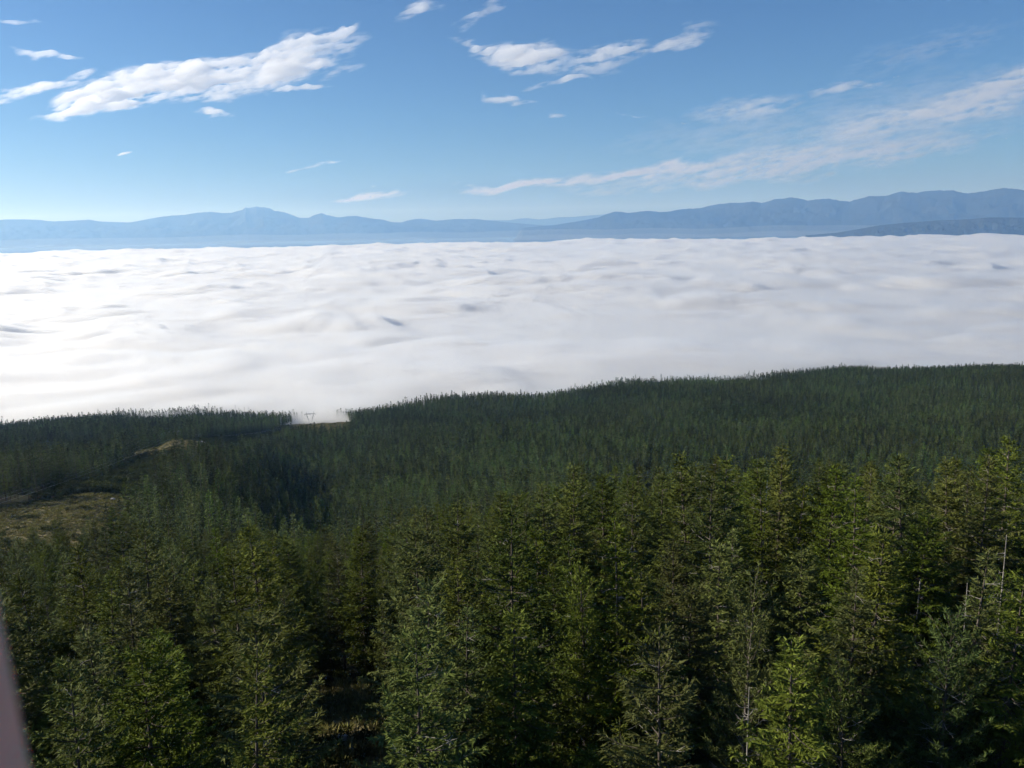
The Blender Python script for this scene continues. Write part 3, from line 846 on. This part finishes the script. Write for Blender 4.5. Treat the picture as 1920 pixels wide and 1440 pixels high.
# ------------------------------------------------------------------ dead trees
def stand_at(px, py, H):
    """where a tree of height H stands whose tip shows at this pixel"""
    v = ray(px, py); P = tt[:, None] * v
    below = CAM_Z + P[:, 2] - H - ground_z(P[:, 0], P[:, 1])
    i = int(np.argmax(below < 0))
    x, y = P[i, :2]
    return x, y, float(ground_z(x, y))
SNAGS = [
 (242, 1030, 15.5, 10, 1.0, False, 'slim dead tree with pale trunk and few limbs, among firs above the glade'),
 (440, 1066, 11.0, 14, 1.1, False, 'small grey dead tree between a thin fir and a full fir'),
 (1103, 1150, 12.5, 26, 1.7, False, 'pale dead tree with many crooked limbs beside bright green pines'),
 (885, 1128, 13.0, 9, 1.2, True, 'broken dead trunk with two stout stubs in the middle of the near slope'),
 (1437, 898, 16.0, 24, 1.3, False, 'dead tree with short whorled limbs on the crest of the slope'),
 (1884, 1000, 16.0, 12, 1.2, False, 'tall pale dead tree near the edge of the picture, thin limbs'),
 (1812, 1090, 14.0, 10, 1.0, False, 'dead tree with a leaning pale trunk over a round topped pine'),
 (1726, 1085, 11.0, 8, 1.2, True, 'short broken grey trunk below a layered fir'),
 (1282, 1150, 13.0, 20, 1.9, False, 'spreading dead tree with long crooked pale limbs'),
 (850, 1232, 9.0, 7, 0.8, False, 'small dead tree with a forked grey top low on the slope'),
 (1405, 1285, 13.0, 14, 1.4, False, 'grey dead tree half hidden in the dark hollow at the bottom'),
 (60, 1145, 13.0, 14, 1.0, False, 'pale dead tree close by the blurred fingertip'),
]
for q, (px, py, H, nl, L0, brk, lab) in enumerate(SNAGS):
    wd, br = snag(200 + q, H, int(nl * 2) + 8, L0 * 1.5, brk, bend=0.15, t0=0.15, trunk_r=0.006)
    x, y, z = stand_at(px, py, H)
    root = bpy.data.objects.new('dead_tree', None); COL.objects.link(root)
    root.location = (x, y, z - 0.1); root.empty_display_size = 0.5
    root['label'] = lab; root['category'] = 'dead tree'; root['group'] = 'dead trees of the near slope'
    link('trunk', wd.mesh('dead_trunk', M_DEAD), root)
    link('bare_branches', br.mesh('dead_limbs', M_DEAD), root, kind='stuff')

# ------------------------------------------------------------------ shrubs, scrub and tussocks
def shrub_mesh(name, seed, H, R, n, L, W, mat, lobes=6):
    g = np.random.default_rng(seed)
    cs = np.column_stack([g.normal(0, R * 0.45, lobes), g.normal(0, R * 0.45, lobes), g.uniform(0.35, 0.75, lobes) * H])
    w = g.integers(0, lobes, n)
    d = unit(g.normal(0, 1, (n, 3)))
    P = cs[w] + d * (g.uniform(0.35, 1, n) ** 0.5)[:, None] * np.array([R * 0.55, R * 0.55, H * 0.32])
    P[:, 2] = np.maximum(P[:, 2], 0.03)
    V = kites(P, d + g.normal(0, 0.7, (n, 3)), g.normal(0, 1, (n, 3)), L * g.uniform(0.6, 1.3, n), W * g.uniform(0.6, 1.3, n))
    ti = np.clip(0.45 + 0.3 * g.normal(0, 1, lobes)[w] * 0.5 + g.normal(0, 0.2, n), 0, 1)
    return mesh_np(name, V.reshape(-1, 3), np.arange(n * 4).reshape(-1, 4), mat, False, {'tint': np.repeat(ti, 4)})
def tussock_mesh(name, seed, H, R, n, mat):
    g = np.random.default_rng(seed)
    a = g.uniform(0, 6.28, n); r = R * np.sqrt(g.uniform(0, 1, n)) * 0.7
    P = np.column_stack([r * np.cos(a), r * np.sin(a), np.zeros(n)])
    D = np.column_stack([np.cos(a) * 0.6, np.sin(a) * 0.6, np.ones(n)]) + g.normal(0, 0.3, (n, 3))
    V = kites(P, D, g.normal(0, 1, (n, 3)), H * g.uniform(0.6, 1.2, n), np.full(n, 0.10))
    return mesh_np(name, V.reshape(-1, 3), np.arange(n * 4).reshape(-1, 4), mat, False, {'tint': np.repeat(g.uniform(0.1, 1, n), 4)})

M_DARKLEAF = needle_material('undergrowth_leaves', (0.022, 0.032, 0.010), (0.070, 0.085, 0.026), 0.35)
bush = [shrub_mesh('bush', 300 + k, 1.5, 1.2, 420, 0.24, 0.13, M_DARKLEAF) for k in range(3)]
p = jitter_points(2.2, 8, 120, -52, 46, 7)
p = p[(rng.uniform(0, 1, len(p)) < 0.6) & ~glade_mask(p[:, 0], p[:, 1])]
c2 = jitter_points(3.0, 300, 1200, -44, -10, 8)
a_, b_, k_, y_ = field_parts(c2[:, 0], c2[:, 1])
c2 = c2[b_ & ~a_ & ~k_ & ~y_]
c3 = c2[rng.uniform(0, 1, len(c2)) < 0.85]
p = np.concatenate([p, c3])
m = len(p)
s_ = rng.uniform(0.5, 1.2, m) * np.where(np.arange(m) >= m - len(c3), 1.6, 1.0)
scatter('undergrowth', np.column_stack([p, ground_z(p[:, 0], p[:, 1]) - 0.1]), bush, rng.integers(0, 3, m), rng.uniform(0, 6.28, m), np.repeat(s_[:, None], 3, 1), kind='stuff')

tuss = [tussock_mesh('tussock', 320 + k, 0.55, 0.5, 40, M_SCRUB) for k in range(2)] + [shrub_mesh('low_scrub', 330 + k, 0.9, 0.9, 130, 0.26, 0.16, M_LEAF) for k in range(2)]
p = jitter_points(1.15, 200, 400, -44, -22, 9)
p = p[field_parts(p[:, 0], p[:, 1])[0]]
c4 = jitter_points(1.6, 520, 1300, -26, -9, 10)
f4 = field_parts(c4[:, 0], c4[:, 1]); c4 = c4[f4[2] | f4[3]]
gl = jitter_points(0.9, 35, 85, -24, -4, 12); gl = gl[glade_mask(gl[:, 0], gl[:, 1])]
p = np.concatenate([p, c4, gl]); p = p[rng.uniform(0, 1, len(p)) < 0.8]
m = len(p)
pat = fbm(p[:, 0] / 12, p[:, 1] / 12, 2, 50) + rng.normal(0, 0.35, m)
vv = np.where(pat > 0.72, 2 + rng.integers(0, 2, m), rng.integers(0, 2, m))
s_ = rng.uniform(0.6, 1.4, m)
scatter('dry_grass', np.column_stack([p, ground_z(p[:, 0], p[:, 1]) - 0.03]), tuss, vv, rng.uniform(0, 6.28, m), np.repeat(s_[:, None], 3, 1), kind='stuff')

ORD = ['first', 'second', 'third', 'fourth', 'fifth', 'sixth', 'seventh', 'eighth', 'ninth', 'tenth', 'eleventh', 'twelfth', 'thirteenth', 'fourteenth']
shr = [shrub_mesh('shrub_foliage', 340 + k, 5.0, 2.2, 700, 0.42, 0.26, M_LEAF, 9) for k in range(3)]
def stem_mesh(seed, H):
    g = np.random.default_rng(seed); wd = Wood()
    for k in range(4):
        a = g.uniform(0, 6.28); zz = np.linspace(0, H * 0.7, 4)
        wd.add(*tube(np.stack([np.cos(a) * zz * 0.25, np.sin(a) * zz * 0.25, zz], -1), np.linspace(0.07, 0.02, 4), 4))
    return wd.mesh('shrub_stems', M_BARK)
stm = [stem_mesh(350 + k, 5.0) for k in range(3)]
sh_az = np.linspace(-28.6, -24.2, 14)
for q, a in enumerate(sh_az):
    r = 362 + 8 * math.sin(q * 2.3) + (q % 3) * 4
    c = cpoint(a + rng.uniform(-0.1, 0.1), r)
    root = bpy.data.objects.new('shrub', None); COL.objects.link(root)
    root.location = (c[0], c[1], float(ground_z(c[0], c[1])) - 0.1); root.rotation_euler = (0, 0, rng.uniform(0, 6)); root.scale = (rng.uniform(0.55, 1.0),) * 3
    root['label'] = f'leafy shrub behind the straw coloured field, {ORD[q]} of its row from the left'
    root['category'] = 'shrub'; root['group'] = 'shrubs at the far edge of the field'
    link('foliage', shr[q % 3], root); link('stems', stm[q % 3], root)

# ------------------------------------------------------------------ boulders
s = N('pale_rock')
tc = s.n('ShaderNodeTexCoord').outputs['Object']
s.l(s.n('ShaderNodeBsdfPrincipled', {'Base Color': s.mix(s.noise(tc, 2.0, 5), (0.22, 0.21, 0.19), (0.42, 0.40, 0.37)), 'Roughness': 0.9}).outputs[0], s.out.inputs[0])
M_ROCK = s.m
def boulder(az_, r, size, seed, label):
    import bmesh
    bm = bmesh.new(); bmesh.ops.create_icosphere(bm, subdivisions=3, radius=1.0)
    g = np.random.default_rng(seed); ax = unit(g.normal(0, 1, (14, 3))); dd = g.uniform(0.62, 0.95, 14)
    for v in bm.verts:
        c = np.array(v.co)
        for k in range(14):
            e = c @ ax[k] - dd[k]
            if e > 0: c = c - ax[k] * e
        v.co = c * np.array([1.25, 0.95, 0.7]) * size
    me = bpy.data.meshes.new('boulder'); bm.to_mesh(me); bm.free(); me.materials.append(M_ROCK)
    c = cpoint(az_, r); o = link('boulder', me, label=label, category='boulder')
    o.location = (c[0], c[1], float(ground_z(c[0], c[1])) + 0.25 * size)
boulder(-26.1, 343, 1.0, 1, 'small pale boulder lying in the straw coloured field')
boulder(-20.6, 572, 1.7, 2, 'pale boulder at the foot of the bare grassy knoll')
boulder(-12.9, 60, 0.4, 3, 'grey boulder on the dry ground of the little glade')

# ------------------------------------------------------------------ pylons and power lines
s = N('galvanised_steel')
s.l(s.n('ShaderNodeBsdfPrincipled', {'Base Color': (0.16, 0.165, 0.17, 1), 'Metallic': 0.4, 'Roughness': 0.55}).outputs[0], s.out.inputs[0])
M_STEEL = s.m
s = N('wire_metal')
s.l(s.n('ShaderNodeBsdfPrincipled', {'Base Color': (0.42, 0.42, 0.42, 1), 'Metallic': 0.3, 'Roughness': 0.5}).outputs[0], s.out.inputs[0])
M_WIRE = s.m
s = N('insulator_glass')
s.l(s.n('ShaderNodeBsdfPrincipled', {'Base Color': (0.25, 0.30, 0.30, 1), 'Roughness': 0.2}).outputs[0], s.out.inputs[0])
M_INS = s.m
def seg(wd, a, b, r, sides=4): wd.add(*tube(np.array([a, (np.array(a) + b) / 2, b], float), np.full(3, r), sides))
def lattice(wd, a, b, w0, w1, n, r):
    """square lattice mast from a to b"""
    a = np.array(a, float); b = np.array(b, float)
    cor = [(-1, -1), (1, -1), (1, 1), (-1, 1)]
    def c(t, k):
        w = w0 + (w1 - w0) * t; q = a + (b - a) * t
        return q + np.array([cor[k][0] * w / 2, cor[k][1] * w / 2, 0])
    for k in range(4):
        seg(wd, c(0, k), c(1, k), r)
        for j in range(n):
            t0, t1 = j / n, (j + 1) / n
            seg(wd, c(t0, k), c(t1, (k + 1) % 4), r * 0.6, 3); seg(wd, c(t1, k), c(t1, (k + 1) % 4), r * 0.5, 3)
def pylon(x, y, turn, label, H=15.0, W=15.5):
    root = bpy.data.objects.new('pylon', None); COL.objects.link(root)
    root.location = (x, y, float(ground_z(x, y)) - 0.2); root.rotation_euler = (0, 0, turn)
    root['label'] = label; root['category'] = 'pylon'
    for sx in (-1, 1):
        wd = Wood(); lattice(wd, (sx * 0.9, 0, 0), (sx * W * 0.31, 0, H * 0.86), 0.45, 0.9, 9, 0.10)
        link('leg', wd.mesh('leg', M_STEEL), root)
        wd = Wood(); lattice(wd, (sx * W * 0.31, 0, H * 0.92), (sx * W * 0.31, 0, H * 1.10), 0.7, 0.15, 3, 0.06)
        link('peak', wd.mesh('peak', M_STEEL), root)
    wd = Wood()
    for sy in (-0.5, 0.5):
        for zz in (H * 0.86, H * 0.93):
            seg(wd, (-W / 2 * (1 if zz < H * .9 else .8), sy, zz), (W / 2 * (1 if zz < H * .9 else .8), sy, zz), 0.09)
        xs = np.linspace(-W * 0.46, W * 0.46, 15)
        for j in range(14):
            seg(wd, (xs[j], sy, H * (0.86 if j % 2 else 0.93)), (xs[j + 1], sy, H * (0.93 if j % 2 else 0.86)), 0.05, 3)
    link('crossarm', wd.mesh('crossarm', M_STEEL), root)
    att = []
    for px in (-W * 0.47, 0, W * 0.47):
        wd = Wood(); seg(wd, (px, 0, H * 0.86), (px, 0, H * 0.86 - 1.6), 0.10, 6)
        link('insulator', wd.mesh('insulator', M_INS), root)
        att.append(np.array([x, y, root.location.z]) + np.array([math.cos(turn) * px, math.sin(turn) * px, H * 0.86 - 1.6]))
    return att
att1 = pylon(PYL[0], PYL[1] - 30, R_(13), 'steel lattice pylon with spread legs standing in the fog gap')
MIDP = cpoint(-22.3, 715)
att2 = pylon(MIDP[0], MIDP[1], R_(24), 'dark steel pylon half hidden by trees behind the bare knoll', H=9.5, W=12.0)
A0 = cpoint(-35.0, 285); za = float(ground_z(A0[0], A0[1]))
side = unit(np.array([math.cos(R_(35)), math.sin(R_(35))]))
att3 = [np.array([A0[0] + side[0] * q, A0[1] + side[1] * q, za + 12]) for q in (-7, 0, 7)]
def wire(a, b, sag, label, group):
    q = np.linspace(0, 1, 28)[:, None]
    pth = a + (b - a) * q; pth[:, 2] -= 4 * sag * (q * (1 - q))[:, 0]
    V, F = tube(pth, np.full(28, 0.018), 3)
    link('power_line', mesh_np('power_line', V, F, M_WIRE, True), label=label, category='power line', group=group)
for k in range(3):
    wire(att3[k], att2[k], 2.5, ('uppermost', 'middle', 'lowest')[k] + ' of three thin power lines sagging over the field', 'power lines over the field')
    wire(att2[k], att1[k], 11.0, ('uppermost', 'middle', 'lowest')[k] + ' of three thin power lines running to the pylon in the fog', 'power lines to the fog gap')

# ------------------------------------------------------------------ clouds (thin closed bodies of ice crystals)
s = N('cloud_ice')
v = s.n('ShaderNodeVolumePrincipled', {'Color': (1, 1, 1, 1), 'Density': 0.0022, 'Anisotropy': 0.45})
s.l(v.outputs[0], s.out.inputs['Volume']); M_CLOUD = s.m
def cloud(blobs, label, alt, thick, seed, streak=12.0, rough=1.0, step=2.5, pad=70):
    B = np.array(blobs, float)
    x0, x1 = B[:, 0] - B[:, 2] - pad, B[:, 0] + B[:, 2] + pad
    ext = np.abs(B[:, 3]) + np.abs(B[:, 2] * np.sin(np.radians(B[:, 4]))) + pad * 0.6
    gx = np.arange(x0.min(), x1.max(), step); gy = np.arange((B[:, 1] - ext).min(), min((B[:, 1] + ext).max(), 392), step * 0.6)
    PX, PY = np.meshgrid(gx, gy)
    a0 = R_(streak); ca, sa = math.cos(a0), math.sin(a0)
    U = PX * ca - PY * sa; Vv = PX * sa + PY * ca
    wx = 26 * fbm(U / 120, Vv / 45, 3, seed) ; wy = 13 * fbm(U / 110 + 9, Vv / 40, 3, seed + 5)
    X_, Y_ = PX + wx, PY + wy
    D = np.zeros_like(PX)
    for bx_, by_, ra, rb, ang, amp in B:
        c, s2 = math.cos(R_(ang)), math.sin(R_(ang))
        u = ((X_ - bx_) * c - (Y_ - by_) * s2) / ra; v_ = ((X_ - bx_) * s2 + (Y_ - by_) * c) / rb
        D = np.maximum(D, 0.35 * D + amp * np.clip(1.25 - (u * u + v_ * v_), 0, 1.25))
    tex = 0.5 * fbm(U / 90, Vv / 16, 4, seed + 20, 0.6) + 0.4 * fbm(U / 34, Vv / 9, 3, seed + 30, 0.6)
    h = np.clip(D * (0.78 + 0.95 * rough * tex) - 0.08 - 0.10 * rough * np.abs(tex), 0, 1.3)
    bd = np.minimum(np.minimum(PX - gx[0], gx[-1] - PX) / 40, np.minimum(PY - gy[0], gy[-1] - PY) / 20)
    h = h * np.clip(bd, 0, 1)
    h = 0.62 * thick * h ** 2.0
    h[h < thick * 0.0015] = 0
    d = ray(PX, PY)
    rr_ = (alt + 60 * fbm(U / 160, Vv / 60, 2, seed + 40)) / d[..., 2]
    P = d * rr_[..., None] + np.array([0, 0, CAM_Z])
    nrow, ncol = PX.shape
    T = P.copy(); T[..., 2] += h * 0.6; Bt = P.copy(); Bt[..., 2] -= h * 0.4
    nV = nrow * ncol
    ti_ = np.arange(nV); bi = np.where(h.ravel() > 0, ti_ + nV, ti_)
    F = grid_faces(nrow, ncol)
    hv = h.ravel()[F].max(1) > 0
    F = F[hv]
    up = F[:, ::-1] if True else F
    # the grid runs to the right and down (towards the viewer's far side): keep the upper faces looking up
    a, b, c = T.reshape(-1, 3)[up[0, 0]], T.reshape(-1, 3)[up[0, 1]], T.reshape(-1, 3)[up[0, 2]]
    if np.cross(b - a, c - a)[2] < 0: up = up[:, ::-1]
    low = bi[up[:, ::-1]]
    Vall = np.concatenate([T.reshape(-1, 3), Bt.reshape(-1, 3)]); Fall = np.concatenate([up, low])
    usd = np.unique(Fall); remap = np.full(len(Vall), -1); remap[usd] = np.arange(len(usd))
    me = mesh_np('cloud', Vall[usd], remap[Fall], M_CLOUD, True)
    link('cloud', me, label=label, category='cloud', group='clouds in the sky')

cloud([(340, 150, 215, 46, 8, 1.0), (185, 188, 125, 30, 12, 0.95), (560, 108, 135, 42, 22, 0.9), (655, 58, 48, 17, 38, 0.55), (560, 166, 80, 9, 5, 0.8), (640, 130, 40, 14, 20, 0.4)],
      'largest white cloud, long and rising to a feathery tip, above the jagged peak', 5600, 520, 101)
cloud([(60, 165, 105, 15, 10, 0.75), (140, 140, 40, 10, 15, 0.6)], 'streaky pale cloud at the left edge joining the largest cloud', 5500, 380, 111)
cloud([(90, 103, 80, 9, -12, 0.75)], 'narrow slanting wisp above the streaky cloud at the left edge', 5900, 300, 121)
cloud([(400, 212, 48, 11, 0, 0.9)], 'small white cloud just under the largest cloud', 5300, 330, 131)
cloud([(975, 103, 95, 30, 4, 1.0), (890, 92, 70, 12, -18, 0.6), (1115, 108, 130, 30, 8, 0.72), (1255, 78, 110, 17, 20, 0.55), (1060, 152, 75, 9, 8, 0.55)],
      'white cloud with a bright rounded head and a tail fading towards the upper right', 5600, 480, 141)
cloud([(950, 187, 58, 8, -12, 0.7)], 'thin wisp below the cloud with the bright head', 5400, 260, 151)
cloud([(785, 20, 55, 18, 25, 0.7), (890, 30, 52, 15, 32, 0.65)], 'pair of faint feathery wisps at the top between the two big clouds', 6200, 300, 161, rough=1.2)
cloud([(222, 288, 15, 4, 25, 0.9)], 'tiny bright wisp alone in the blue under the largest cloud', 5200, 200, 171, pad=30)
cloud([(605, 304, 55, 6, 12, 0.6), (540, 316, 28, 4, 10, 0.5)], 'thin faint streak low over the jagged peak', 5200, 180, 181, pad=40)
cloud([(1043, 221, 13, 4.5, 0, 0.9)], 'tiny oval cloud by itself in mid sky', 5300, 200, 191, pad=30)
cloud([(1180, 211, 32, 2.6, 0, 0.8)], 'short thin dash of cloud beside the tiny oval cloud', 5300, 150, 196, pad=30)
cloud([(30, 40, 55, 6, -2, 0.6)], 'faint streak in the upper left corner of the sky', 6000, 220, 201, pad=40)
cloud([(1880, 165, 150, 40, 24, 0.8), (1730, 215, 230, 34, 10, 0.65), (1400, 205, 140, 30, 6, 0.55), (1590, 164, 85, 12, 6, 0.7), (1750, 90, 250, 40, 14, 0.3)],
      'broad thin veil of cloud at the right side of the sky', 6300, 300, 211, rough=0.9, pad=110)
cloud([(1720, 215, 420, 95, 12, 0.42), (1350, 250, 260, 50, 6, 0.30)],
      'very thin pale veil spread wide over the blue behind the streaks at the right', 7400, 300, 231, rough=0.45, pad=140, step=4)
cloud([(1500, 300, 460, 36, 7, 0.65), (1200, 325, 260, 18, 6, 0.75), (1000, 346, 150, 11, 3, 0.75), (700, 362, 100, 9, 4, 0.6)],
      'long low band of hazy cloud over the mountains', 5600, 200, 221, rough=0.8, pad=60)

# ------------------------------------------------------------------ the hand that reaches into the picture
s = N('skin')
tc = s.n('ShaderNodeTexCoord').outputs['Object']
col = s.mix(s.noise(tc, 160, 4), (0.82, 0.50, 0.34), (0.90, 0.58, 0.41))
b = s.n('ShaderNodeBsdfPrincipled', {'Base Color': col, 'Roughness': 0.5, 'Subsurface Weight': 1.0, 'Subsurface Scale': 0.008, 'Subsurface Radius': (1.0, 0.4, 0.25)})
bp = s.n('ShaderNodeBump', {'Height': s.noise(tc, 900, 3), 'Strength': 0.2, 'Distance': 0.0004})
s.l(bp.outputs[0], b.inputs['Normal']); s.l(b.outputs[0], s.out.inputs[0]); M_SKIN = s.m
s = N('fingernail')
s.l(s.n('ShaderNodeBsdfPrincipled', {'Base Color': (0.5, 0.36, 0.33, 1), 'Roughness': 0.3}).outputs[0], s.out.inputs[0]); M_NAIL = s.m
# joints in camera space (x right, y up, z towards the viewer), metres
J = [(-0.105, -0.205, -0.052, 0.026), (-0.098, -0.170, -0.060, 0.028), (-0.092, -0.140, -0.068, 0.026)]
E = [(0, 1), (1, 2)]
def finger(root, pts):
    prev = root
    for p_ in pts:
        J.append(p_); E.append((prev, len(J) - 1)); prev = len(J) - 1
finger(2, [(-0.0505, -0.118, -0.088, 0.0098), (-0.0570, -0.086, -0.098, 0.0090), (-0.0640, -0.050, -0.100, 0.0086), (-0.0702, -0.015, -0.100, 0.0080), (-0.0725, -0.002, -0.099, 0.0058)])
finger(2, [(-0.082, -0.112, -0.086, 0.0100), (-0.094, -0.078, -0.095, 0.0092), (-0.100, -0.046, -0.092, 0.0084), (-0.103, -0.022, -0.082, 0.0072)])
finger(2, [(-0.104, -0.114, -0.082, 0.0098), (-0.118, -0.084, -0.090, 0.0088), (-0.125, -0.056, -0.084, 0.0080), (-0.127, -0.036, -0.074, 0.0068)])
finger(2, [(-0.122, -0.122, -0.074, 0.0085), (-0.136, -0.098, -0.080, 0.0076), (-0.143, -0.078, -0.074, 0.0068), (-0.145, -0.064, -0.066, 0.0058)])
finger(1, [(-0.072, -0.168, -0.040, 0.0125), (-0.056, -0.150, -0.020, 0.0105), (-0.048, -0.128, -0.006, 0.0092), (-0.046, -0.112, 0.000, 0.0074)])
me = bpy.data.meshes.new('hand')
me.from_pydata([(j[0] - 0.0006, j[1], j[2]) for j in J], E, [])
me.materials.append(M_SKIN)
hand = link('hand', me, label='blurred pinkish fingertip of a hand reaching in at the lower left edge', category='hand')
sm_ = hand.modifiers.new('skin', 'SKIN'); sm_.use_smooth_shade = True
sv = me.skin_vertices[0].data if me.skin_vertices else None
if sv is None:
    bm_ = __import__('bmesh').new(); bm_.from_mesh(me); bm_.verts.layers.skin.verify(); bm_.to_mesh(me); bm_.free(); sv = me.skin_vertices[0].data
for k, j in enumerate(J):
    sv[k].radius = (j[3], j[3]); sv[k].use_root = (k == 0)
ss_ = hand.modifiers.new('subsurf', 'SUBSURF'); ss_.levels = 2; ss_.render_levels = 2
hand.matrix_world = Matrix.Translation(cam.location) @ cam.rotation_euler.to_matrix().to_4x4()
